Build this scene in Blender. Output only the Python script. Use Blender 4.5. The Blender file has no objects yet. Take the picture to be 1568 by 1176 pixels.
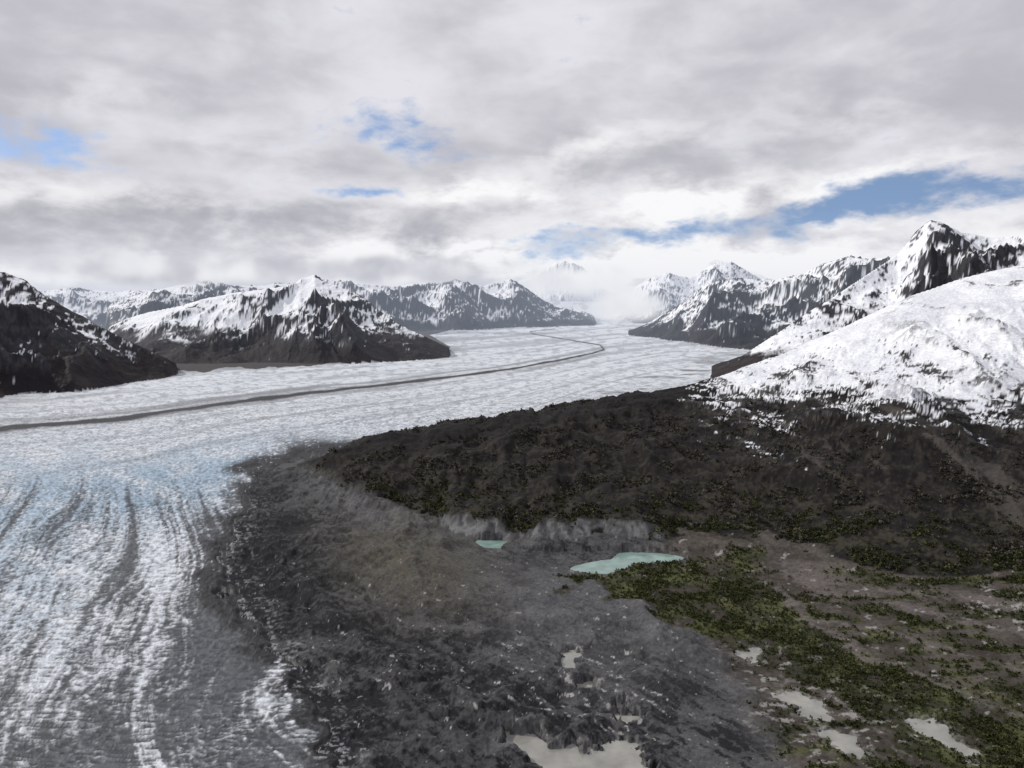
import bpy, math, time, numpy as np
from mathutils import Vector
T0=time.time()
rng=np.random.RandomState(7)
F=1178.0; H=600.0; PIT=math.atan(120/1178.0); CP,SP=math.cos(PIT),math.sin(PIT)
f32=np.float32
# ------------------------------------------------------------- helpers
def ray(px,py):
    a=(px-784)/F; b=(588-py)/F
    return a, CP+SP*b, -SP+CP*b
def crest(px,py,r):
    dx,dy,dz=ray(px,py); h=math.hypot(dx,dy)
    return math.atan2(dx,dy), H+r*dz/h
def ground(px,py,z=0.):
    dx,dy,dz=ray(px,py); k=(H-z)/-dz
    return dx*k,dy*k
def azel(px,py):
    dx,dy,dz=ray(px,py); return math.atan2(dx,dy), math.atan2(dz,math.hypot(dx,dy))
def ss(a,b,x):
    t=np.clip((x-a)*(1.0/(b-a)),0,1); return t*t*(3-2*t)
P=rng.permutation(256); P=np.concatenate([P,P]).astype(np.int32)
ANG=rng.rand(256)*2*np.pi; GX=np.cos(ANG).astype(f32); GY=np.sin(ANG).astype(f32)
def pn(x,y,s=0):
    x=(x+f32(s*17.31)).astype(f32); y=(y+f32(s*9.73)).astype(f32)
    xf=np.floor(x); yf=np.floor(y)
    xi=xf.astype(np.int32); yi=yf.astype(np.int32)
    xf=x-xf; yf=y-yf
    xi&=255; yi&=255; x1=(xi+1)&255; y1=(yi+1)&255
    u=xf*xf*(3-2*xf); v=yf*yf*(3-2*yf)
    p0=P[xi]; p1=P[x1]
    a=P[p0+yi]; b=P[p1+yi]; c=P[p0+y1]; d=P[p1+y1]
    n00=GX[a]*xf+GY[a]*yf; n10=GX[b]*(xf-1)+GY[b]*yf
    n01=GX[c]*xf+GY[c]*(yf-1); n11=GX[d]*(xf-1)+GY[d]*(yf-1)
    l=n00+u*(n10-n00); h=n01+u*(n11-n01)
    return (l+v*(h-l))*f32(1.5)
def fbm(x,y,o=4,s=0,g=.5):
    t=0;a=1;w=0
    for i in range(o):
        t=t+f32(a)*pn(x,y,s+i*3); w+=a; a*=g; x=x*f32(2.03); y=y*f32(2.03)
    return t*f32(1.3/w)
def ridged(x,y,o=5,s=0,g=.5):
    t=0;a=1;w=0;pv=1
    for i in range(o):
        n=1-np.abs(pn(x,y,s+i*3))*f32(1.6); n=np.clip(n,0,1)**2
        t=t+f32(a)*n*pv; pv=np.clip(n*f32(1.6),0,1); w+=a; a*=g; x=x*f32(2.07); y=y*f32(2.07)
    return t*f32(1/w)
def pdist(u,v,pts,closed=False,k=1.0):
    best=np.full(u.shape,1e9,f32); n=len(pts)
    for i in range(n if closed else n-1):
        ax,ay=pts[i]; bx,by=pts[(i+1)%n]; ex,ey=bx-ax,by-ay; L=ex*ex+ey*ey+1e-9
        t=np.clip(((u-ax)*ex+(v-ay)*ey)*(1/L),0,1)
        best=np.minimum(best,(u-ax-t*ex)**2+((v-ay-t*ey)*k)**2)
    return np.sqrt(best)
def sdf(u,v,pts):
    ins=np.zeros(u.shape,bool); n=len(pts)
    for i in range(n):
        ax,ay=pts[i]; bx,by=pts[(i+1)%n]
        if ay==by: continue
        c=((ay>v)!=(by>v))&(u<(bx-ax)*(v-ay)/(by-ay)+ax); ins^=c
    d=pdist(u,v,pts,True); return np.where(ins,d,-d)
def ga(u,v,cx,cy,rx,ry,rot=0):
    c,s=math.cos(math.radians(rot)),math.sin(math.radians(rot))
    a=(u-cx)*c+(v-cy)*s; b=-(u-cx)*s+(v-cy)*c
    return np.exp(-((a/rx)**2+(b/ry)**2))
# ------------------------------------------------------------- grid
NA=1440; az=np.linspace(math.radians(-46),math.radians(46),NA)
rs=[620.]
while rs[-1]<47000:
    r=rs[-1]; rs.append(r+min(r*r/462000*1.0+.25,0.0043*r))
R=np.array(rs); NR=len(R)
AZ,RR=[a.astype(f32) for a in np.meshgrid(az,R)]
X=RR*np.sin(AZ); Y=RR*np.cos(AZ)
dep=Y*CP+H*SP
U=(784+F*X/dep).astype(f32); V=(588-F*(Y*SP-H*CP)/dep).astype(f32)
W1=fbm(U/60,V/26,4,1); W2=fbm(U/60,V/26,4,11)
WN=fbm(X/160,Y/160,4,21)
near=1-ss(4000,7000,RR)
def chaikin(p,n=2):
    for _ in range(n):
        q=[]
        for i in range(len(p)):
            a=p[i]; b=p[(i+1)%len(p)]
            q+= [(a[0]*.75+b[0]*.25,a[1]*.75+b[1]*.25),(a[0]*.25+b[0]*.75,a[1]*.25+b[1]*.75)]
        p=q
    return p
PONDS=[("glacial_lake",[(874,870),(905,862),(935,858),(948,847),(975,845),(1010,849),(1048,855),(1020,862),(975,864),(960,869),(930,877),(895,877)],0),
("glacial_lake",[(728,829),(750,825),(780,829),(765,838),(740,836)],0),
("meltwater_pond",[(780,1126),(815,1120),(830,1130),(850,1144),(880,1142),(900,1150),(925,1136),(960,1138),(985,1150),(1000,1176),(1005,1210),(850,1210),(830,1180),(800,1160),(765,1142)],1),
("meltwater_pond",[(853,1022),(862,996),(883,994),(886,1010),(870,1028)],1),
("meltwater_pond",[(878,1052),(900,1044),(922,1066),(900,1070)],1),
("meltwater_pond",[(1178,1062),(1215,1060),(1262,1082),(1268,1102),(1230,1094),(1195,1084)],1),
("meltwater_pond",[(1236,1120),(1290,1121),(1332,1152),(1300,1158),(1260,1139)],1),
("meltwater_pond",[(1394,1104),(1430,1108),(1472,1136),(1508,1166),(1480,1172),(1440,1144),(1405,1129)],1),
("meltwater_pond",[(1122,998),(1174,996),(1168,1010),(1140,1012)],1),
("meltwater_pond",[(930,1092),(960,1086),(990,1100),(960,1107)],1)]
n2=fbm(X/12,Y/12,4,210)
def psdf(pts,k):
    m=(U>min(p[0] for p in pts)-60)&(U<max(p[0] for p in pts)+60)&(V>min(p[1] for p in pts)-60)&(V<max(p[1] for p in pts)+60)
    out=np.full(U.shape,-50,f32)
    u,v=U[m],V[m]
    out[m]=sdf(u+W1[m]*(7 if k==0 else 24)+n2[m]*(2 if k==0 else 14),v+W2[m]*(4 if k==0 else 16)+n2[m]*(1 if k==0 else 9),pts)-(0 if k==0 else 2.0)
    return out
PS=[psdf(p,k) for _,p,k in PONDS]
# ------------------------------------------------------------- base level
G=[(-900,700),(-300,638),(0,603),(130,588),(275,568),(420,562),(600,552),(690,540),(688,530),(655,512),(700,503),(830,497),(840,470),(1500,470),(1500,560),(1300,700),(700,740),(500,702),(460,704),(395,735),(372,790),(350,850),(335,900),(385,960),(450,1040),(500,1120),(560,1400),(-1500,1400),(-1500,800)]
amp=np.clip((V-470)/250,0.05,1)
gsd=sdf(U+W1*34*amp+WN*10*near,V+W2*20*amp,G)
glac=gsd>0
ca,sa=math.cos(.75),math.sin(.75)
XR=X*ca+Y*sa; YR=-X*sa+Y*ca
r1=ridged(XR/150+WN*.5,YR/420,5,33,.5); r2=fbm(X/45,Y/45,4,37,.55)
gut=ridged(X/60+WN*.8,Y/85,4,35,.5)
moz=5+fbm(X/170,Y/170,4,31)*12+(r1*13+r2*3.5+gut*6)*near+1.0*fbm(X/9,Y/9,3,36)*near
moz+=26*ga(U,V,600,870,95,45,15)
rl=[(835,885),(900,908),(975,940),(1010,985),(1100,1020),(1145,1065),(1180,1130)]
rld=pdist(U+W1*14,V+W2*12,rl)
moz+=20*np.exp(-(rld/15)**2)
rl2=[(450,880),(520,960),(620,1050),(760,1100),(900,1130)]
moz+=12*np.exp(-(pdist(U+W1*22,V+W2*22,rl2)/16)**2)
flatm=ss(980,1120,U+W1*40)*ss(835,860,V)
moz=moz*(1-.78*flatm)
far_left=ss(620,560,V)*(U<700)
moz=moz*(1-far_left)+2*far_left
lm=[(440,735),(500,750),(560,782),(630,812)]
moz+=24*np.exp(-(pdist(U+W1*12,V+W2*6,lm,k=1.3)/28)**2)*(.8+.3*ridged(X/70,Y/160,3,39))
lkd=ss(120,30,np.minimum(pdist(U,V,[(880,865),(1030,855)]),pdist(U,V,[(735,832),(770,832)])))
moz=moz*(1-.7*lkd*(V>845))
lk2=ss(60,15,pdist(U,V,[(735,850),(775,850)])); moz=moz*(1-.8*lk2)
moz=np.maximum(moz,2.2)
cre=ridged(X/22+WN*2,Y/9,4,41,.5)
cre2=ridged(X/150+WN,Y/80,4,45,.6)
icez=6+cre*(5.0-1.8*ss(750,900,V))*(1-ss(2600,5000,RR))+cre2*2*(1-.5*ss(8000,20000,RR))+fbm(X/500,Y/500,3,48)*8
rise=ss(25000,42000,RR)*820
base=np.where(glac,moz*0+2+(icez-2)*ss(0,10,gsd),moz)
blendg=ss(-45,0,gsd)*ss(700,740,V)
base=np.where(glac,base+5*(1-ss(0,70,gsd))*ss(700,740,V),moz*(1-.55*blendg)+6.5*blendg*.55)
MED=[(-400,706),(-150,680),(0,661),(200,642),(400,612),(600,590),(750,571),(850,554),(905,543),(925,536),(918,529),(870,521),(815,512),(812,508),(850,504)]
md=pdist(U+W1*3*amp*2,V+W2*2.5*amp,MED)/np.clip((V-478)/150,.10,1.3)
base=base+glac*3*np.exp(-(md/5)**2)+rise
for s in PS:
    w=ss(1.5,-5,s); base=base*w+(-1.5)*(1-w)
# ------------------------------------------------------------- mountain layers
def layer(pts,e=1.15,wl=1800,na=.3,ca_=.07,seed=0,warp=.06,oc=7,g=.6):
    A=[];Z=[];C=[];FR=[];BR=[]
    for px,py,r,rf,rb in pts:
        a,z=crest(px,py,r); A.append(a);Z.append(z);C.append(r);FR.append(rf);BR.append(rb)
    m=(AZ[0]>A[0])&(AZ[0]<A[-1]); c0,c1=np.argmax(m),len(m)-np.argmax(m[::-1])
    rm=(RR[:,0]>min(FR)*.8)&(RR[:,0]<max(BR)*1.2); r0=np.argmax(rm); r1_=len(rm)-np.argmax(rm[::-1])
    sl=(slice(r0,r1_),slice(c0,c1))
    x_,y_,az_,rr_=X[sl],Y[sl],AZ[sl],RR[sl]
    ip=lambda q:np.interp(az_[0],A,q).astype(f32)[None,:]+0*az_
    zr=ip(Z);rc=ip(C);rf=ip(FR);rb=ip(BR)
    wx=fbm(x_/wl/1.2,y_/wl/1.2,3,seed+5)
    r=rr_+wx*(rc-rf)*warp*4*np.clip(np.abs(rr_-rc)/(rc-rf+1)*2,0,1)
    t=(r-rf)/(rc-rf); tb=1-(r-rc)/(rb-rc)
    tt=np.where(t<1,t,tb); tc=np.clip(tt,0,1)
    env=zr*np.where(t<1,tc**e,tc)
    x=x_+wx*wl*.3; y=y_+fbm(x_/wl,y_/wl,3,seed+9)*wl*.3
    rd=ridged(x/wl,y/wl,oc,seed,g)-.40
    sh=na*np.clip(4*tc*(1-tc),0,1)**.7+ca_*np.clip(tc*3,0,1)
    z=env+zr*rd*sh
    ed=ss(A[0],A[0]+.012,az_)*ss(A[-1],A[-1]-.012,az_)
    z=np.where((tt>0),z,-300)*ed-300*(1-ed)
    def full(q,d):
        o=np.full(X.shape,d,f32); o[sl]=q; return o
    return full(z,-300),full(tc,0),full(t,-1),full(rd,0),full(zr,0)
LAY=[]
LAY.append(("snowy_mountain",)+layer([(-700,380,8200,4200,12000),(-300,392,8200,4800,12000),(-60,412,8000,5300,11500),(0,420,7900,5500,11000),(38,429,7800,5650,10500),(70,452,7700,5800,10500),(110,478,7600,6000,10000),(150,499,7400,6300,9500),(200,524,7300,6600,9000),(250,546,7300,6900,8500),(285,562,7350,7200,8000)],wl=1000,na=.40,seed=50,ca_=.04,g=.55))
LAY.append(("snowy_mountain",)+layer([(150,508,12500,11500,16000),(185,492,12300,10200,16000),(230,476,12000,8900,16000),(300,462,11500,8500,16000),(350,452,11200,8250,16000),(400,441,11000,8100,16000),(450,434,10800,8000,16000),(482,422,10500,8000,15500),(505,432,10400,8050,15000),(540,445,10200,8100,14500),(575,470,9900,8200,14000),(610,495,9500,8300,13000),(650,514,9300,8500,12000),(690,534,9100,8800,11000),(700,541,9050,8950,10000)],wl=1200,na=.42,seed=60,ca_=.05,e=1.05,g=.52))
LAY.append(("snowy_mountain",)+layer([(150,470,21000,16000,28000),(250,440,20000,15000,28000),(300,427,20000,14500,28000),(345,438,20500,14500,28000),(400,436,21000,15000,30000),(500,428,21500,15500,30000),(600,436,22000,16500,30000),(650,434,22500,17500,31000),(700,429,23000,18500,31000),(740,436,23500,19500,31000),(782,427,24000,20000,31000),(805,442,24500,20600,31000),(830,457,25000,21200,31000),(850,466,25500,21800,31000),(900,478,25500,22500,30000),(922,490,25500,23500,29000)],wl=1900,na=.46,seed=70,ca_=.07,g=.52))
LAY.append(("snowy_mountain",)+layer([(-100,430,30000,22000,40000),(0,440,30000,22000,40000),(70,446,30000,22000,40000),(110,440,30000,22000,40000),(180,447,30000,22000,40000),(300,440,30000,22000,40000),(400,440,30000,22000,40000)],wl=2400,na=.34,seed=80))
LAY.append(("snowy_mountain",)+layer([(770,440,44500,40000,46900),(810,424,44500,40000,46900),(835,408,44500,40000,46900),(850,400,44500,40000,46900),(866,402,44500,40000,46900),(885,405,44500,40000,46900),(900,415,44500,40000,46900),(915,436,44500,40500,46900),(960,458,44500,41000,46900),(1000,460,44500,41000,46900)],wl=2600,na=.3,seed=90,ca_=.12))
LAY.append(("snowy_mountain",)+layer([(930,482,31000,29000,40000),(962,462,31000,26500,40000),(975,436,31000,26000,40000),(1000,424,31000,25500,40000),(1025,416,31000,25500,40000),(1055,424,31500,25500,40000),(1080,412,32500,25500,40000),(1100,400,33000,26000,40000),(1120,398,33000,26000,40000),(1140,410,33000,26000,40000),(1165,428,33000,26000,40000),(1250,430,33000,26000,40000),(1400,430,33000,26000,40000)],wl=2600,na=.30,seed=100,ca_=.06))
LAY.append(("snowy_mountain",)+layer([(950,512,16500,15800,19000),(985,498,16500,14500,20500),(1020,478,16300,13600,21000),(1050,460,16000,12800,21000),(1075,438,15700,12200,21000),(1100,431,15400,11600,21000),(1135,426,15200,11000,21000),(1170,430,15000,10700,21000),(1215,423,14800,10400,21000),(1260,406,14500,10200,20000),(1300,394,14200,10000,20000),(1345,392,14000,10000,20000),(1400,388,14000,10000,20000),(1568,380,14000,10000,20000),(1900,370,14000,10000,20000)],wl=1400,na=.44,seed=110,ca_=.04,g=.5))
LAY.append(("snowy_mountain",)+layer([(1075,582,6500,6200,8000),(1100,568,6700,6100,8500),(1140,542,7000,6000,9500),(1200,503,7400,6000,10500),(1265,462,8000,6000,11500),(1325,420,8700,6000,12000),(1375,386,9300,6100,13000),(1400,360,9500,6100,13500),(1425,340,9600,6100,13500),(1445,343,9600,6100,13500),(1480,355,9700,6100,13500),(1520,362,9700,6000,13500),(1568,360,9700,6000,13500),(1700,340,9700,6000,13500),(2100,330,9700,6000,13500)],wl=1250,na=.38,seed=121,ca_=.035,e=1.1,g=.5))
def fr(px,py):
    x,y=ground(px,py); return math.hypot(x,y)
hp=[(440,722,2800,fr(440,735),3000),(480,704,2780,fr(480,758),3100),(510,690,2780,fr(510,778),3200),(560,671,2850,fr(560,800),3400),(600,662,2900,fr(600,812),3500),(640,664,2930,fr(640,820),3600),(700,655,3000,fr(700,832),3700),(740,648,3050,fr(740,838),3800),(830,630,3200,fr(830,841),4200),(900,617,3350,fr(900,843),4500),(960,606,3500,fr(960,846),4700),(1050,590,3700,fr(1050,852),5100),(1110,573,3850,fr(1110,858),5400),(1200,541,4150,fr(1200,860),5900),(1300,496,4450,fr(1300,866),6000),(1400,450,4750,fr(1400,874),6300),(1480,424,4950,fr(1480,880),6500),(1568,405,5100,fr(1568,888),6600),(1750,370,5300,fr(1750,900),6900),(2200,330,5500,fr(2200,920),7200)]
zz,tc,t,rd,zr=layer(hp,wl=900,na=.05,ca_=.012,seed=130,warp=.03,e=1.0)
A=[crest(p[0],p[1],p[2])[0] for p in hp]; rfv=np.interp(AZ[0],A,[p[3] for p in hp]).astype(f32)[None,:]
blf=ss(600,700,U+W1*30)*(1-ss(960,1050,U+W1*30))
bh=.40+.60*ss(-.35,.25,fbm(X/120,Y/400,3,147)+.05)
blg=RR-rfv-45*fbm(X/120,Y/150,3,140)-20*ridged(X/70+WN,Y/200,3,141)
bl=ss(0,125,blg)*40*bh
hil=bl*blf+zz-26*blf*tc
gu=ridged(X/330+fbm(X/300,Y/300,3,143)*.5,Y/1500,5,144,.6)-.4
mid=np.clip(4*tc*(1-tc),0,1)
hil=hil+gu*64*mid*ss(950,1450,U)*(t<1)
und=ridged(XR/260+WN*.4,YR/420,5,151,.55)-.4
hil=hil+und*38*np.clip(tc*3,0,1)*(1-.75*ss(.8,1,tc))*(1-ss(1250,1450,U)*ss(150,260,zz))
hs=(1-ss(200,330,zz)*.88)
hil=hil+fbm(X/110,Y/110,5,150,.55)*9*np.clip(tc*5,0,1)*hs+fbm(X/22,Y/22,3,155)*2.0*np.clip(tc*6,0,1)*hs
hil=hil+fbm(X/420,Y/420,3,158)*22*ss(.1,.4,tc)*(1-ss(.8,1,tc))*(t<1)
hil=np.where(zz>-100,hil,-300)
LAY.append(("hillside",hil,tc,t,rd,zr))
Z=base.copy(); LAB=np.where(glac,1,0); RD=np.zeros_like(Z); TCm=np.zeros_like(Z)
for i,L in enumerate(LAY):
    m=L[1]>Z+0.3
    Z=np.where(m,L[1],Z); LAB=np.where(m,i+2,LAB); RD=np.where(m,L[4],RD); TCm=np.where(m,L[2],TCm)
HL=len(LAY)+1
Z=Z.astype(f32)
Pxyz=np.stack([X,Y,Z],-1)
tu=np.gradient(Pxyz,axis=1); tv=np.gradient(Pxyz,axis=0)
N=np.cross(tu,tv); N/=np.linalg.norm(N,axis=-1,keepdims=True)+1e-9
N*=np.sign(N[...,2:3])
slope=1-N[...,2]; asp=N[...,0]
# ------------------------------------------------------------- colour
def C(*c): return np.array(c,f32)
def mix(a,b,m): 
    m=np.clip(m,0,1)
    return a*(1-m[...,None])+b*m[...,None]
one=np.ones(X.shape+(3,),f32)
col=np.zeros(X.shape+(3,),f32)
n1=fbm(X/70,Y/70,5,200); n3=fbm(XR/14,YR/48,5,215,.62); n5=fbm(X/5,Y/5,3,219,.6); n6=fbm(X/220,Y/160,4,223)
c=one*C(.048,.048,.051)
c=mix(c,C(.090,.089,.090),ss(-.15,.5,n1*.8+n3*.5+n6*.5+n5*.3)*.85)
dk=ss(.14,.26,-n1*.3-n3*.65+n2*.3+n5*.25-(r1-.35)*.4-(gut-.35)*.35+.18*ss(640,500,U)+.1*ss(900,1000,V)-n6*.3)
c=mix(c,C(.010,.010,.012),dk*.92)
c=mix(c,C(.085,.077,.056),ga(U,V,640,880,130,70,15)*.9*ss(-.8,.1,n2+n3*.6))
c=mix(c,C(.011,.011,.013),ga(U,V,410,870,80,120,-20)*1.15*ss(-.4,.1,n2+n3))
c=mix(c,C(.012,.012,.014),ga(U,V,660,1040,160,40,20)*.95*ss(-.2,.2,n2+n3))
c=mix(c,C(.012,.012,.014),ga(U,V,540,1120,130,60,20)*.9*ss(-.2,.2,n2+n3))
c=mix(c,C(.105,.105,.112),ga(U,V,860,970,170,75,30)*.45)
c=mix(c,C(.100,.10,.105),np.exp(-(rld/26)**2)*.6)
pk=ss(.36,.46,n3*.7+.45*n2+.3*n5+.22*ga(U,V,900,1080,150,90)+.12*ga(U,V,830,850,70,30)+.10*ga(U,V,560,1080,160,60)-.12)
c=mix(c,C(.34,.33,.32),pk*.9*ss(830,900,V)*(1-.7*ss(1050,1200,U)))
c=mix(c,C(.14,.14,.145),ga(U,V,540,778,120,30,32)*ss(-.5,.5,fbm(X/14,Y/120,4,222))*.6)
fc=mix(one*C(.046,.039,.032),C(.084,.073,.064),ss(-.3,.4,n1+n2*.5))
GR=[(1010,868),(1150,850),(1192,905),(1250,960),(1350,1010),(1450,1045),(1620,1110),(1620,1240),(1420,1240),(1330,1090),(1200,1030),(1110,1000),(1050,965),(960,925),(860,905),(880,884)]
gs=sdf(U+W1*54+n2*14,V+W2*32+n2*9,GR)
green=ss(-14,10,gs)*ss(-.5,.05,n1*.9+n2*.7)
vp=fbm(U/70,V/13,5,230,.65)
green=np.clip(np.maximum(green,ss(.0,.22,vp+.08)*ss(1120,1250,U)*ss(862,885,V)*.85),0,1)
gcol=mix(one*C(.026,.029,.013),C(.074,.078,.032),ss(-.3,.4,n1+n2*.4+n6*.5))
fc=mix(fc,gcol,green)
RIV=[[(1185,905),(1240,950),(1290,985),(1370,1020),(1450,1055),(1568,1100),(1700,1150)],[(1195,862),(1215,890),(1300,915),(1400,935),(1568,975),(1700,1000)],[(1240,945),(1340,965),(1450,1000),(1568,1030),(1700,1060)],[(1340,905),(1450,915),(1568,930),(1700,940)],[(1180,1035),(1260,1065),(1340,1110),(1400,1176),(1450,1250)],[(1040,960),(1100,1000),(1150,1015)]]
riv=np.zeros_like(X)
for k,rv in enumerate(RIV):
    d=pdist(U+W1*26,V+W2*12,rv,k=1.6); riv=np.maximum(riv,np.exp(-(d/[9,8,5,7,6,5][k])**2))
riv=np.maximum(riv,ga(U+W1*14,V,1240,888,60,24,10)); riv=np.maximum(riv,.8*ga(U,V,1500,925,110,16,3))
riv=riv*ss(-.6,.15,n2+n1+.1)
fc=mix(fc,C(.125,.108,.104),riv*.85)
green=green*(1-np.clip(riv*1.3,0,1))
wh=ss(.42,.52,fbm(U/26,V/8,4,240,.6)+.35*ga(U,V,1250,1090,120,70)+.3*ga(U,V,1530,930,60,30))*.75
fc=mix(fc,C(.32,.31,.30),wh*(1-.6*green))
fl=np.maximum(ss(990,1080,U+W1*30+(V-870)*-.55),ss(-4,6,gs))
c=mix(c,fc,fl)
c=mix(c,C(.07,.066,.066),far_left)
for s,(nm,pts,k) in zip(PS,PONDS):
    c=mix(c,C(.2,.195,.19),ss(-14,-1,s)*(.35 if k==0 else .6)*ss(-.2,.35,n2+n3*.5))
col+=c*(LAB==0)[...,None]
# glacier
vm=np.interp(U,[-900,0,200,400,600,750,850,925,1000,1110,1400],[760,662,642,612,590,570,553,538,528,520,515]).astype(f32)
cr=(V-472)/(vm-472)
bands=fbm(cr*13+.3*fbm(U/160,cr*3,2,300),U/700,6,301,.62)
bfin=fbm(cr*60+.6*W1,U/170,4,305,.6)
fine=fbm(X/20,Y/8,4,310,.6); fine2=fbm(U/14,V/3.0,4,315,.62)
k_=1.9*(np.clip(V-735,0,900)/400)**1.1
wob=W1*4+fbm(U/260,V/260,2,322)*40
s0=(U+250*k_)/(1+k_)+wob
stk=fbm(s0/60,V/900,3,320,.5); stk2=fbm(s0/13,V/300,5,325,.62); stk3=fbm(s0/4.5,V/60,3,328,.6)
g=one*C(.66,.69,.73)
lowm=ss(690,810,V)
up=(1-lowm)*ss(476,510,V)
g=mix(g,C(.30,.32,.35),ss(.0,.38,bands)*.75*up)
g=mix(g,C(.33,.35,.38),ss(-.05,.4,bfin)*.55*up)
g=mix(g,C(.28,.305,.34),ss(.0,.3,fine2)*.65)
blue=(ga(U,V,330,725,200,38,-12)+ga(U,V,90,760,340,65)+ga(U,V,-20,880,170,130)*.8)*ss(-.7,.1,fine+W1)
g=mix(g,C(.33,.43,.53),blue*.80)
dirt=lowm*(.70+1.35*stk+1.2*stk2+.5*stk3+.3*W1)+.34*ga(U,V,205,830,60,80,-10)+.45*ss(270,360,U)*ss(760,820,V)
dirt=dirt-.8*ga(U,V,240,870,30,85,-12)-.9*ga(U,V,395,1090,90,50,-45)*(1+stk2)-.45*ga(U,V,-20,870,150,130)-.1*ga(U,V,60,1130,140,80)
dirt+=.6*ga(U,V,340,985,140,60,20)+.35*ga(U,V,290,1110,160,70)+.2*ss(900,1100,V)*ss(0,200,U)
dirt=ss(.05,1.10,dirt-(cre-.35)*.6*lowm+fine*.65)
g=mix(g,C(.050,.055,.063),dirt*.94)
edge=ss(60,0,gsd)*ss(640,690,V)
g=mix(g,C(.016,.016,.018),(edge*1.3)*ss(-.35,.15,fine*1.0+stk2*.5+stk3*.4+edge*.8-.25))
g=mix(g,C(.020,.020,.023),1.7*np.exp(-(md/(2.9+1.2*W1))**2)*(.55+.45*ss(505,545,V)))
g=mix(g,C(.16,.165,.18),np.exp(-((md-10)/5)**2)*.6*ss(-.3,.3,bands)*ss(500,560,V))
g=mix(g,C(.09,.09,.10),ss(.05,.35,fbm(U/90,V/5,4,330,.62))*ga(U,V,1010,590,130,26,-18))
g=mix(g,C(.22,.23,.25),ss(30,0,gsd)*(V<640)*.7*(V>515)*ss(-.3,.2,bands))
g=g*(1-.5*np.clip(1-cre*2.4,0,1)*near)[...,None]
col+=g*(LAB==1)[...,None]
# ice showing through the debris just outside the glacier edge
oi=(LAB==0)*ss(-60,0,gsd)*ss(740,800,V)*ss(.15,.4,fine+stk3*.5+n3*.4)*.7
col=mix(col,C(.30,.31,.33),oi)
# mountains
mt=(LAB>=2)&(LAB<HL)
fx1=fbm(X/420,Y/420,5,400,.62); fx2=ridged((X+.5*Y)/190+fx1*.9,(Y-.4*X)/420,5,410,.65)-.36; fx3=fbm(X/60,Y/90,5,420,.72)
loc=Z-235-fx1*190
sg=np.tanh(asp*3)
rock=(np.minimum(slope,.38)*1.5-.33)+RD*.8+fx1*.5+fx2*.65+fx3*1.05+sg*.20-.12*ss(500,1100,Z)+.20*ss(480,240,Z)
off={2:.20,3:.02,4:.18,5:.10,6:-.45,7:.10,8:.32,9:.20}
for k,o in off.items(): rock+=np.where(LAB==k,o,0)
rock+=(LAB==3)*.26*ss(490,560,U)-(LAB==3)*.12*ss(480,400,U)
rock=ss(.03,.14,rock)
low=ss(60,-60,loc+fx3*90)
rk=mix(one*C(.016,.017,.022),C(.052,.051,.056),ss(-.4,.5,fx3))
lw=mix(one*C(.015,.013,.016),C(.034,.028,.029),ss(-.3,.4,fx1+fx3*.5))
m=mix(one*C(.82,.84,.88),rk,rock); m=mix(m,lw,low)
m=mix(m,C(.5,.52,.56),low*ss(.5,.65,fx2+fx3*.5+.25*(1-low)))
col+=m*mt[...,None]
# hillside
hl=LAB==HL
hn=fbm(X/60,Y/60,5,500,.6); hn2=fbm(X/13,Y/13,3,510,.6); hn4=fbm(X/350,Y/350,3,520)
stripe=fbm(AZ*RR/75+hn*.4,Z/6+hn*.8,4,516,.6); stc=fbm(AZ*RR/220,Z/14,3,519)
hc=mix(one*C(.010,.0088,.0084),C(.033,.028,.024),ss(-.1,.45,hn*.8+hn2*.6))
hc=mix(hc,C(.040,.038,.022),ss(120,15,Z+hn*60)*.6*ss(-.15,.35,hn2+hn))
hc=mix(hc,C(.070,.062,.056),ss(.10,.32,fbm(X/90+gu*2.0,Y/620,5,525,.6))*.7*ss(1000,1300,U)*ss(20,60,Z))
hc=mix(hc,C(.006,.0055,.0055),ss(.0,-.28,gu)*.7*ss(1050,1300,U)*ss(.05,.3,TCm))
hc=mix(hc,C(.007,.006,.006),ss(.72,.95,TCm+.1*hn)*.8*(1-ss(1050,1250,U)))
lend=ss(640,520,U+W1*30)*ss(60,15,Z+hn*15)
bw=ss(-.2,.1,(blg/125))*ss(1.1,.6,(blg/125)+.3*hn)
grey=np.clip(blf*bw*1.1*ss(-.5,.0,hn+bh-.5)+lend*.7,0,1)
hc=mix(hc,mix(one*C(.055,.055,.057),C(.16,.16,.162),ss(-.4,.5,hn2*.5+fbm(X/26+WN*3,Y/90,5,530,.6))),grey)
sl=Z-225-hn4*70-hn*26-ss(1500,1250,U)*20+62*ss(1330,1180,U)
snow=ss(-85,135,sl)*ss(1020,1110,U+hn*60)
sn=ss(0,.09,stripe*.95+hn2*.35+hn*.25+stc*.5-(.60-snow*1.45))*(snow>.01)
hole=ss(.34,.44,stripe*.45+hn2*.3+hn*.3+fbm(X/120,Y/300,4,541)*.65+ss(440,250,Z)*.24-ss(400,580,Z)*.6)
rav=ss(.48,.60,gu+.4+.25*hn+.25*ss(450,260,Z)-.15*ss(450,600,Z))*ss(1300,1450,U)
sn=sn*(1-np.clip(hole*.95+rav*ss(-.2,.2,hn2+hn)*.85,0,1))
hc=mix(hc,mix(one*C(.66,.68,.72),C(.77,.79,.82),ss(-.4,.4,hn4+fbm(X/90,Y/500,4,545))),sn)
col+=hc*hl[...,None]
col=np.clip(col,.004,.9)
print("colour",time.time()-T0)
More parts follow.
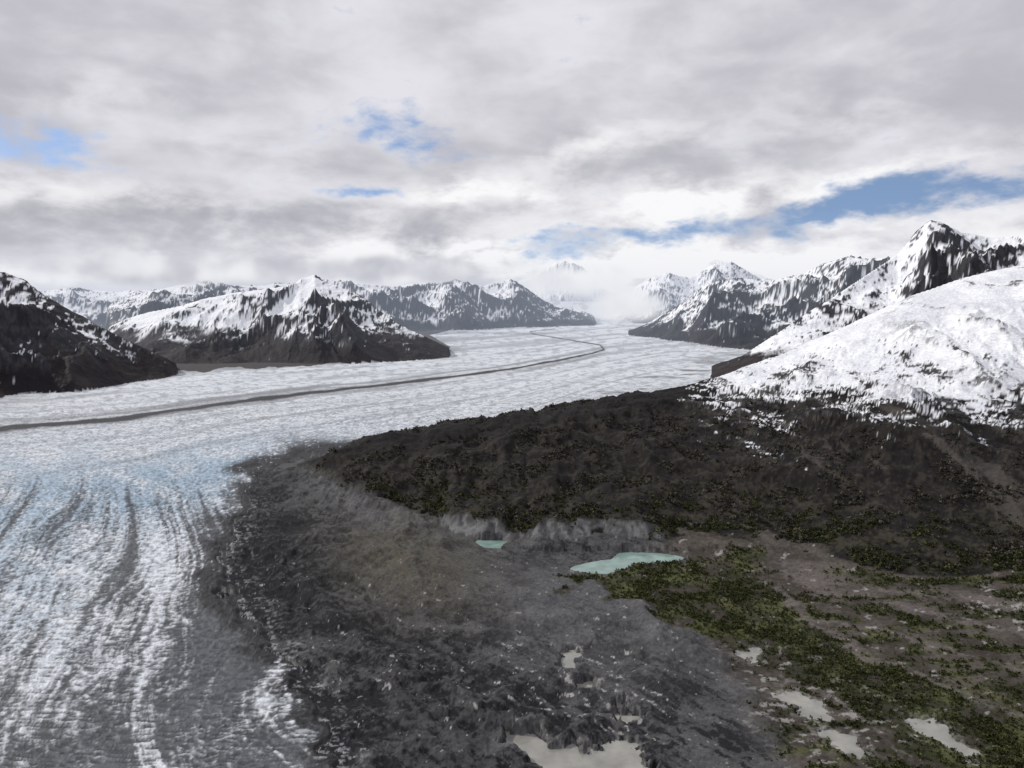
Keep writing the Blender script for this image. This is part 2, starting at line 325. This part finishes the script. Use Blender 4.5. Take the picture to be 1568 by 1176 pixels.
# ------------------------------------------------------------- materials
def nodes(mat):
    mat.use_nodes=True; nt=mat.node_tree; nt.nodes.clear(); return nt
def terrain_mat(name,s1,s2,amt,bd,bscale,rough=.9,spec=.15,det=4):
    mat=bpy.data.materials.new(name); nt=nodes(mat); N_=nt.nodes; L_=nt.links
    out=N_.new('ShaderNodeOutputMaterial'); b=N_.new('ShaderNodeBsdfPrincipled')
    b.inputs['Roughness'].default_value=rough; b.inputs['Specular IOR Level'].default_value=spec
    at=N_.new('ShaderNodeAttribute'); at.attribute_name='Col'
    tc_=N_.new('ShaderNodeTexCoord')
    n=N_.new('ShaderNodeTexNoise'); n.inputs['Scale'].default_value=s1; n.inputs['Detail'].default_value=det; n.inputs['Roughness'].default_value=.68
    L_.new(tc_.outputs['Object'],n.inputs['Vector'])
    mr=N_.new('ShaderNodeMapRange'); mr.inputs['From Min'].default_value=.3; mr.inputs['From Max'].default_value=.7
    mr.inputs['To Min'].default_value=1-amt; mr.inputs['To Max'].default_value=1+amt
    L_.new(n.outputs['Fac'],mr.inputs['Value'])
    vm_=N_.new('ShaderNodeVectorMath'); vm_.operation='SCALE'
    L_.new(at.outputs['Color'],vm_.inputs[0]); L_.new(mr.outputs[0],vm_.inputs['Scale'])
    L_.new(vm_.outputs[0],b.inputs['Base Color'])
    if bd>0:
        n2_=N_.new('ShaderNodeTexNoise'); n2_.inputs['Scale'].default_value=s2; n2_.inputs['Detail'].default_value=det; n2_.inputs['Roughness'].default_value=.65
        L_.new(tc_.outputs['Object'],n2_.inputs['Vector'])
        bu=N_.new('ShaderNodeBump'); bu.inputs['Strength'].default_value=bd; bu.inputs['Distance'].default_value=bscale
        L_.new(n2_.outputs['Fac'],bu.inputs['Height']); L_.new(bu.outputs[0],b.inputs['Normal'])
    L_.new(b.outputs[0],out.inputs[0]); return mat
M_mor=terrain_mat("moraine_rubble",.14,.12,.35,.7,5)
M_ice=terrain_mat("glacier_ice",.08,.05,.15,.3,5,rough=.6,spec=.3)
M_mt=terrain_mat("snow_and_rock",.012,.008,.10,.6,60,rough=.8)
M_hl=terrain_mat("tundra_hillside",.09,.04,.25,.3,5)
idx=np.arange(NR*NA).reshape(NR,NA)
q=np.stack([idx[:-1,:-1],idx[:-1,1:],idx[1:,1:],idx[1:,:-1]],-1).reshape(-1,4)
fl_=LAB[:-1,:-1].reshape(-1)
PV=Pxyz.reshape(-1,3).astype(f32); CV=np.concatenate([col.reshape(-1,3),np.ones((NR*NA,1),f32)],1).astype(f32)
def make(name,verts,faces,cols,mat,smooth=True):
    me=bpy.data.meshes.new(name); k=faces.shape[1]
    me.vertices.add(len(verts)); me.vertices.foreach_set('co',verts.astype(f32).ravel())
    me.loops.add(faces.size); me.loops.foreach_set('vertex_index',faces.astype(np.int32).ravel())
    me.polygons.add(len(faces)); me.polygons.foreach_set('loop_start',np.arange(0,faces.size,k,dtype=np.int32))
    me.update(calc_edges=True)
    me.polygons.foreach_set('use_smooth',np.full(len(faces),smooth))
    a=me.color_attributes.new('Col','FLOAT_COLOR','POINT'); a.data.foreach_set('color',cols.astype(f32).ravel())
    me.materials.append(mat); ob=bpy.data.objects.new(name,me); bpy.context.scene.collection.objects.link(ob); return ob
def part(name,lab,mat):
    f=q[fl_==lab]
    if len(f)==0: print("empty",name,lab); return
    used=np.zeros(NR*NA,bool); used[f.ravel()]=True; u_=np.nonzero(used)[0]; mp=np.cumsum(used)-1
    make(name,PV[u_],mp[f],CV[u_],mat)
part("moraine",0,M_mor); part("glacier",1,M_ice)
for i,L in enumerate(LAY):
    part(L[0],i+2,M_hl if L[0]=="hillside" else M_mt)
gm=bpy.data.materials.new("valley_ground"); nt=nodes(gm)
o=nt.nodes.new('ShaderNodeOutputMaterial'); b=nt.nodes.new('ShaderNodeBsdfPrincipled'); n=nt.nodes.new('ShaderNodeTexNoise'); n.inputs['Scale'].default_value=.01
r=nt.nodes.new('ShaderNodeValToRGB'); r.color_ramp.elements[0].color=(.04,.04,.04,1); r.color_ramp.elements[1].color=(.09,.085,.08,1)
nt.links.new(n.outputs['Fac'],r.inputs[0]); nt.links.new(r.outputs[0],b.inputs['Base Color']); nt.links.new(b.outputs[0],o.inputs[0]); b.inputs['Roughness'].default_value=.9
tt_=np.linspace(0,2*np.pi,65)[:-1]
gv=[(0,0,-30)]; gf=[]
for rr in (1500,6000,20000,70000):
    gv+=[(rr*math.cos(a),rr*math.sin(a),-30) for a in tt_]
for i in range(64): gf.append((0,1+i,1+(i+1)%64))
for k in range(3):
    for i in range(64):
        a=1+k*64+i; b_=1+k*64+(i+1)%64; gf.append((a,a+64,b_+64,b_))
me=bpy.data.meshes.new("ground"); me.from_pydata(gv,[],gf); me.materials.append(gm)
bpy.context.scene.collection.objects.link(bpy.data.objects.new("ground",me))
def water(name,c):
    mat=bpy.data.materials.new(name); nt=nodes(mat)
    o=nt.nodes.new('ShaderNodeOutputMaterial'); b=nt.nodes.new('ShaderNodeBsdfPrincipled')
    b.inputs['Roughness'].default_value=.12; b.inputs['IOR'].default_value=1.33
    n=nt.nodes.new('ShaderNodeTexNoise'); n.inputs['Scale'].default_value=.03; n.inputs['Detail'].default_value=5
    t_=nt.nodes.new('ShaderNodeTexCoord'); nt.links.new(t_.outputs['Object'],n.inputs['Vector'])
    r=nt.nodes.new('ShaderNodeValToRGB'); r.color_ramp.elements[0].position=.3; r.color_ramp.elements[1].position=.7
    r.color_ramp.elements[0].color=tuple(x*.7 for x in c)+(1,); r.color_ramp.elements[1].color=tuple(x*1.2 for x in c)+(1,)
    nt.links.new(n.outputs['Fac'],r.inputs[0]); nt.links.new(r.outputs[0],b.inputs['Base Color']); nt.links.new(b.outputs[0],o.inputs[0]); return mat
WM=[water("turquoise_silt_water",(.20,.29,.26)),water("grey_silt_water",(.28,.275,.25))]
for nm,pts,k in PONDS:
    p=chaikin(pts,2); cx=sum(a for a,_ in p)/len(p); cy=sum(b for _,b in p)/len(p)
    vs=[]
    for a,b_ in p:
        d=math.hypot(a-cx,b_-cy); s=(d+(7 if k==0 else 18))/d; gx,gy=ground(cx+(a-cx)*s,cy+(b_-cy)*s); vs.append((gx,gy,.6))
    me=bpy.data.meshes.new(nm); me.from_pydata(vs,[],[tuple(range(len(vs)))]); me.materials.append(WM[k])
    bpy.context.scene.collection.objects.link(bpy.data.objects.new(nm,me))
# ------------------------------------------------------------- shrubs
def shrubs(name,w,n,smin,smax,colA,colB,nq,mat):
    ww=(w*np.minimum(RR*RR*.0043,RR**3/462000)).astype(np.float64).ravel(); cs=np.cumsum(ww)
    pick=np.searchsorted(cs,rng.rand(n)*cs[-1]); pick=np.clip(pick,0,len(ww)-1)
    p=PV[pick].copy(); p[:,:2]+=(rng.rand(n,2)-.5)*5
    s=smin+(smax-smin)*rng.rand(n)**2.5
    k=nq
    d=rng.normal(size=(n,k,3)); d/=np.linalg.norm(d,axis=-1,keepdims=True)
    rad=rng.rand(n,k,1)**.4
    cen=d*rad*.5*s[:,None,None]; cen[...,2]=np.abs(cen[...,2])*1.5+.12*s[:,None]
    cen+=p[:,None,:]
    a=rng.normal(size=(n,k,3)); a/=np.linalg.norm(a,axis=-1,keepdims=True)
    b=np.cross(a,rng.normal(size=(n,k,3))); b/=np.linalg.norm(b,axis=-1,keepdims=True)
    ls=(.20+.14*rng.rand(n,k,1))*s[:,None,None]
    vs=np.stack([cen-a*ls,cen-b*ls*.7,cen+a*ls,cen+b*ls*.7],2).reshape(-1,3)
    mixv=(rng.rand(n,1)**1.8)[:,:,None]*.8+rng.rand(n,k,1)*.2
    cc=np.array(colA)*(1-mixv)+np.array(colB)*mixv
    cc=np.repeat(cc.reshape(-1,3),4,axis=0); cc=np.concatenate([cc,np.ones((len(cc),1))],1)
    make(name,vs,np.arange(len(vs)).reshape(-1,4),cc,mat,False)
M_sh=terrain_mat("shrub_foliage",.8,.5,.3,0,1,spec=.05,det=2)
clump=ss(.0,.35,fbm(X/110,Y/110,4,600,.6))
clump2=ss(-.1,.3,fbm(X/90,Y/90,4,610,.6))
shrubs("alder_thicket",hl*(1-grey)*ss(230,120,Z)*clump*(RR<4600)*(Z>5)*ss(1,.7,TCm),13000,4,13,(.014,.012,.010),(.13,.12,.092),14,M_sh)
shrubs("alder_thicket",hl*(1-grey)*ss(75,15,Z)*clump2*(U>560),10000,4,13,(.020,.022,.012),(.092,.096,.042),14,M_sh)
shrubs("willow_thicket",((LAB==0)*green*fl*(Z>1)*(.35+clump2)),22000,2.5,8,(.016,.020,.009),(.085,.092,.034),10,M_sh)
# ------------------------------------------------------------- world
wd=bpy.data.worlds.new("World"); bpy.context.scene.world=wd; wd.use_nodes=True; nt=wd.node_tree; nt.nodes.clear()
Nn=nt.nodes; Lk=nt.links
def mth(op,a,b=None,c=None,clamp=False):
    n=Nn.new('ShaderNodeMath'); n.operation=op; n.use_clamp=clamp
    for i,x in enumerate((a,b,c)):
        if x is None: continue
        if isinstance(x,(int,float)): n.inputs[i].default_value=x
        else: Lk.new(x,n.inputs[i])
    return n.outputs[0]
def comb(x,y,z):
    n=Nn.new('ShaderNodeCombineXYZ')
    for i,v in enumerate((x,y,z)):
        if isinstance(v,(int,float)): n.inputs[i].default_value=v
        else: Lk.new(v,n.inputs[i])
    return n.outputs[0]
def noise(vec,s,d=6,r=.55,dist=0):
    n=Nn.new('ShaderNodeTexNoise'); n.inputs['Scale'].default_value=s; n.inputs['Detail'].default_value=d; n.inputs['Roughness'].default_value=r; n.inputs['Distortion'].default_value=dist
    Lk.new(vec,n.inputs['Vector']); return n
def rng_(v,a,b,c=0,d=1):
    n=Nn.new('ShaderNodeMapRange'); n.interpolation_type='SMOOTHSTEP'
    for i,x in enumerate((v,a,b,c,d)):
        if isinstance(x,(int,float)): n.inputs[i].default_value=x
        else: Lk.new(x,n.inputs[i])
    return n.outputs[0]
def cmix(f,a,b):
    n=Nn.new('ShaderNodeMix'); n.data_type='RGBA'
    if isinstance(f,(int,float)): n.inputs[0].default_value=f
    else: Lk.new(f,n.inputs[0])
    for i,x in ((6,a),(7,b)):
        if isinstance(x,tuple): n.inputs[i].default_value=x+(1,)
        else: Lk.new(x,n.inputs[i])
    return n.outputs[2]
tcn=Nn.new('ShaderNodeTexCoord'); D=tcn.outputs['Generated']
sp=Nn.new('ShaderNodeSeparateXYZ'); Lk.new(D,sp.inputs[0]); dx,dy,dz=sp.outputs
AZn=mth('ARCTAN2',dx,dy); ELn=mth('ARCSINE',dz)
zp=mth('ADD',mth('MAXIMUM',dz,0.0),.20)
q_=comb(mth('DIVIDE',dx,zp),mth('DIVIDE',dy,zp),0.0)
nA=noise(q_,.9,4,.5,.4).outputs['Fac']
nB=noise(q_,2.6,4,.5,.3).outputs['Fac']
ae=comb(AZn,mth('MULTIPLY',ELn,2.1),3.0)
nC=noise(ae,8,6,.50,.3); nCf=nC.outputs['Fac']
nD=noise(ae,30,4,.56,.2).outputs['Fac']
nW=noise(ae,7,5,.6,0); spw=Nn.new('ShaderNodeSeparateXYZ'); Lk.new(nW.outputs['Color'],spw.inputs[0])
AW=mth('ADD',AZn,mth('MULTIPLY',mth('SUBTRACT',spw.outputs[0],.5),.24))
EW=mth('ADD',ELn,mth('MULTIPLY',mth('SUBTRACT',spw.outputs[1],.5),.085))
def G_(px,py,rx,ry,rot=0):
    a0,e0=azel(px,py); c_,s_=math.cos(math.radians(rot)),math.sin(math.radians(rot))
    a=mth('SUBTRACT',AW,a0); e=mth('SUBTRACT',EW,e0)
    p=mth('ADD',mth('MULTIPLY',a,c_*F/rx),mth('MULTIPLY',e,s_*F/rx))
    r=mth('ADD',mth('MULTIPLY',a,-s_*F/ry),mth('MULTIPLY',e,c_*F/ry))
    return mth('EXPONENT',mth('MULTIPLY',mth('ADD',mth('MULTIPLY',p,p),mth('MULTIPLY',r,r)),-1.0))
def add(*a):
    s=a[0]
    for x in a[1:]: s=mth('ADD',s,x)
    return s
def sc_(a,k): return mth('MULTIPLY',a,k)
gap=add(sc_(G_(30,222,140,26,-6),1.15),sc_(G_(640,210,115,34,-8),.85),sc_(G_(545,293,65,14),.9),
        sc_(G_(1000,352,160,16,4),1.05),sc_(G_(1300,312,170,26,13),.95),sc_(G_(1510,290,180,28,6),.9),sc_(G_(865,385,80,16),.85))
gapf=rng_(add(gap,sc_(mth('SUBTRACT',nCf,.5),1.3),sc_(mth('SUBTRACT',nD,.5),1.5)),.28,1.25,0,.92)
br=add(sc_(nA,.80),sc_(nB,.22),sc_(nCf,.60),sc_(nD,.10))
br=rng_(br,.66,1.02)
cl=cmix(br,(.53,.525,.575),(.77,.765,.815))
dk2=add(sc_(nCf,1.1),sc_(nD,.4))
dark=add(sc_(G_(300,345,560,45),.9),sc_(G_(740,385,200,32),.9),sc_(G_(1150,215,420,50,5),.6),sc_(G_(60,150,240,36),.5),sc_(G_(450,240,120,36),.4),sc_(G_(880,280,110,24),.5),sc_(G_(200,310,300,16),.5))
cl=cmix(mth('MULTIPLY',dark,rng_(dk2,1.0,.60),clamp=True),cl,(.43,.43,.48))
lite=add(sc_(G_(1040,308,130,20,6),1.8),sc_(G_(740,300,130,22),1.3),sc_(G_(900,228,130,26,10),.8),sc_(G_(1150,395,500,46),2.0),sc_(G_(520,400,90,16),1.3),sc_(G_(300,412,150,14),1.3),sc_(G_(1330,272,240,12,12),1.0),sc_(G_(60,290,160,20),.7),sc_(G_(60,418,100,10),.9),sc_(G_(700,380,80,12),.8),sc_(G_(950,430,140,34),1.4))
cl=cmix(mth('MULTIPLY',lite,rng_(dk2,.48,.85),clamp=True),cl,(.95,.95,.965))
sky=Nn.new('ShaderNodeTexSky'); sky.sky_type='NISHITA'; sky.sun_disc=False
SE,SA=math.radians(36),math.radians(-68)   # sun high to the left
sky.sun_elevation=SE; sky.sun_rotation=SA; sky.dust_density=.5; sky.ozone_density=3.0; sky.air_density=1.0
va=Nn.new('ShaderNodeVectorMath'); va.operation='ADD'; Lk.new(D,va.inputs[0]); va.inputs[1].default_value=(0,0,.25)
vn=Nn.new('ShaderNodeVectorMath'); vn.operation='NORMALIZE'; Lk.new(va.outputs[0],vn.inputs[0]); Lk.new(vn.outputs[0],sky.inputs['Vector'])
bg1=Nn.new('ShaderNodeBackground'); Lk.new(sky.outputs[0],bg1.inputs[0]); bg1.inputs[1].default_value=.14
bg2=Nn.new('ShaderNodeBackground'); Lk.new(cl,bg2.inputs[0]); bg2.inputs[1].default_value=1.0
mx=Nn.new('ShaderNodeMixShader'); Lk.new(gapf,mx.inputs[0]); Lk.new(bg2.outputs[0],mx.inputs[1]); Lk.new(bg1.outputs[0],mx.inputs[2])
wo=Nn.new('ShaderNodeOutputWorld'); Lk.new(mx.outputs[0],wo.inputs[0])
wd.cycles.sampling_method='MANUAL'; wd.cycles.sample_map_resolution=256
sl_=bpy.data.lights.new("sun",'SUN'); sl_.energy=2.6; sl_.angle=math.radians(1.5); sl_.color=(1,.96,.9)
so=bpy.data.objects.new("sun",sl_); bpy.context.scene.collection.objects.link(so)
sd=Vector((math.sin(SA)*math.cos(SE),math.cos(SA)*math.cos(SE),math.sin(SE)))
so.rotation_euler=sd.to_track_quat('Z','Y').to_euler()
def box(name,lo,hi,mat):
    x0,y0,z0=lo; x1,y1,z1=hi
    v=[(x,y,z) for z in (z0,z1) for y in (y0,y1) for x in (x0,x1)]
    f=[(0,2,3,1),(4,5,7,6),(0,1,5,4),(2,6,7,3),(0,4,6,2),(1,3,7,5)]
    me=bpy.data.meshes.new(name); me.from_pydata(v,[],f); me.materials.append(mat)
    ob=bpy.data.objects.new(name,me); bpy.context.scene.collection.objects.link(ob); return ob
hm=bpy.data.materials.new("haze"); nt=nodes(hm)
o=nt.nodes.new('ShaderNodeOutputMaterial'); a=nt.nodes.new('ShaderNodeVolumeAbsorption'); e=nt.nodes.new('ShaderNodeEmission'); s=nt.nodes.new('ShaderNodeAddShader')
SG=2.0e-5
a.inputs['Color'].default_value=(.15,.08,0,1); a.inputs['Density'].default_value=SG
e.inputs['Color'].default_value=(.54,.63,.79,1); e.inputs['Strength'].default_value=SG  # emission stands in for daylight scattered along the valley air
nt.links.new(a.outputs[0],s.inputs[0]); nt.links.new(e.outputs[0],s.inputs[1]); nt.links.new(s.outputs[0],o.inputs['Volume'])
box("haze",(-45000,7500,-20),(45000,48000,1500),hm)
def vapour(name,dens,colA,colB,lo_,hi_):
    global Nn,Lk
    cm=bpy.data.materials.new(name); nt=nodes(cm); Nn=nt.nodes; Lk=nt.links
    o=Nn.new('ShaderNodeOutputMaterial'); a=Nn.new('ShaderNodeVolumeAbsorption'); e=Nn.new('ShaderNodeEmission'); s=Nn.new('ShaderNodeAddShader')
    t_=Nn.new('ShaderNodeTexCoord')
    nn_=noise(t_.outputs['Object'],.0008,3,.55); nz=nn_.outputs['Fac']
    gn=Nn.new('ShaderNodeVectorMath'); gn.operation='MULTIPLY_ADD'; Lk.new(t_.outputs['Generated'],gn.inputs[0]); gn.inputs[1].default_value=(2,2,2); gn.inputs[2].default_value=(-1,-1,-1)
    ln=Nn.new('ShaderNodeVectorMath'); ln.operation='LENGTH'; Lk.new(gn.outputs[0],ln.inputs[0])
    fall=rng_(ln.outputs['Value'],1.0,.2)
    den=mth('MULTIPLY',rng_(mth('ADD',nz,mth('MULTIPLY',fall,.22)),lo_,hi_),fall)
    dd=mth('MULTIPLY',den,dens)
    a.inputs['Color'].default_value=(0,0,0,1); Lk.new(dd,a.inputs['Density'])
    sp_=Nn.new('ShaderNodeSeparateXYZ'); Lk.new(nn_.outputs['Color'],sp_.inputs[0])
    cc=cmix(rng_(sp_.outputs[1],.4,.6),colA,colB); Lk.new(cc,e.inputs['Color']); Lk.new(dd,e.inputs['Strength'])  # self-glow replaces scattered daylight; grey and bright puffs are set by noise
    Lk.new(a.outputs[0],s.inputs[0]); Lk.new(e.outputs[0],s.inputs[1]); Lk.new(s.outputs[0],o.inputs['Volume']); return cm
cm=vapour("cloud_vapour",.0030,(.50,.50,.55),(.90,.90,.92),.54,.78)
mm=vapour("mist_vapour",.0020,(.80,.81,.84),(.95,.95,.96),.44,.68)
def cloud(px,py,r,w,dpt,h,m=cm,name="low_cloud"):
    a_,z_=crest(px,py,r); x=r*math.sin(a_); y=r*math.cos(a_)
    box(name,(x-w/2,y-dpt/2,z_-h/2),(x+w/2,y+dpt/2,z_+h/2),m)
cloud(310,412,17500,11500,4000,1000)
cloud(640,412,17500,7500,4000,950)
cloud(880,430,28500,6000,5000,1600,mm,"valley_mist")
cloud(955,466,23500,3600,3500,1500,mm,"valley_mist")
cd=bpy.data.cameras.new("camera"); cd.sensor_width=36; cd.lens=36*F/1568; cd.clip_start=1; cd.clip_end=300000
co=bpy.data.objects.new("camera",cd); bpy.context.scene.collection.objects.link(co)
co.location=(0,0,H); co.rotation_euler=(math.pi/2-PIT,0,0); bpy.context.scene.camera=co
sc=bpy.context.scene; sc.view_settings.view_transform='Standard'; sc.view_settings.look='None'; sc.view_settings.exposure=0
print("done",time.time()-T0)
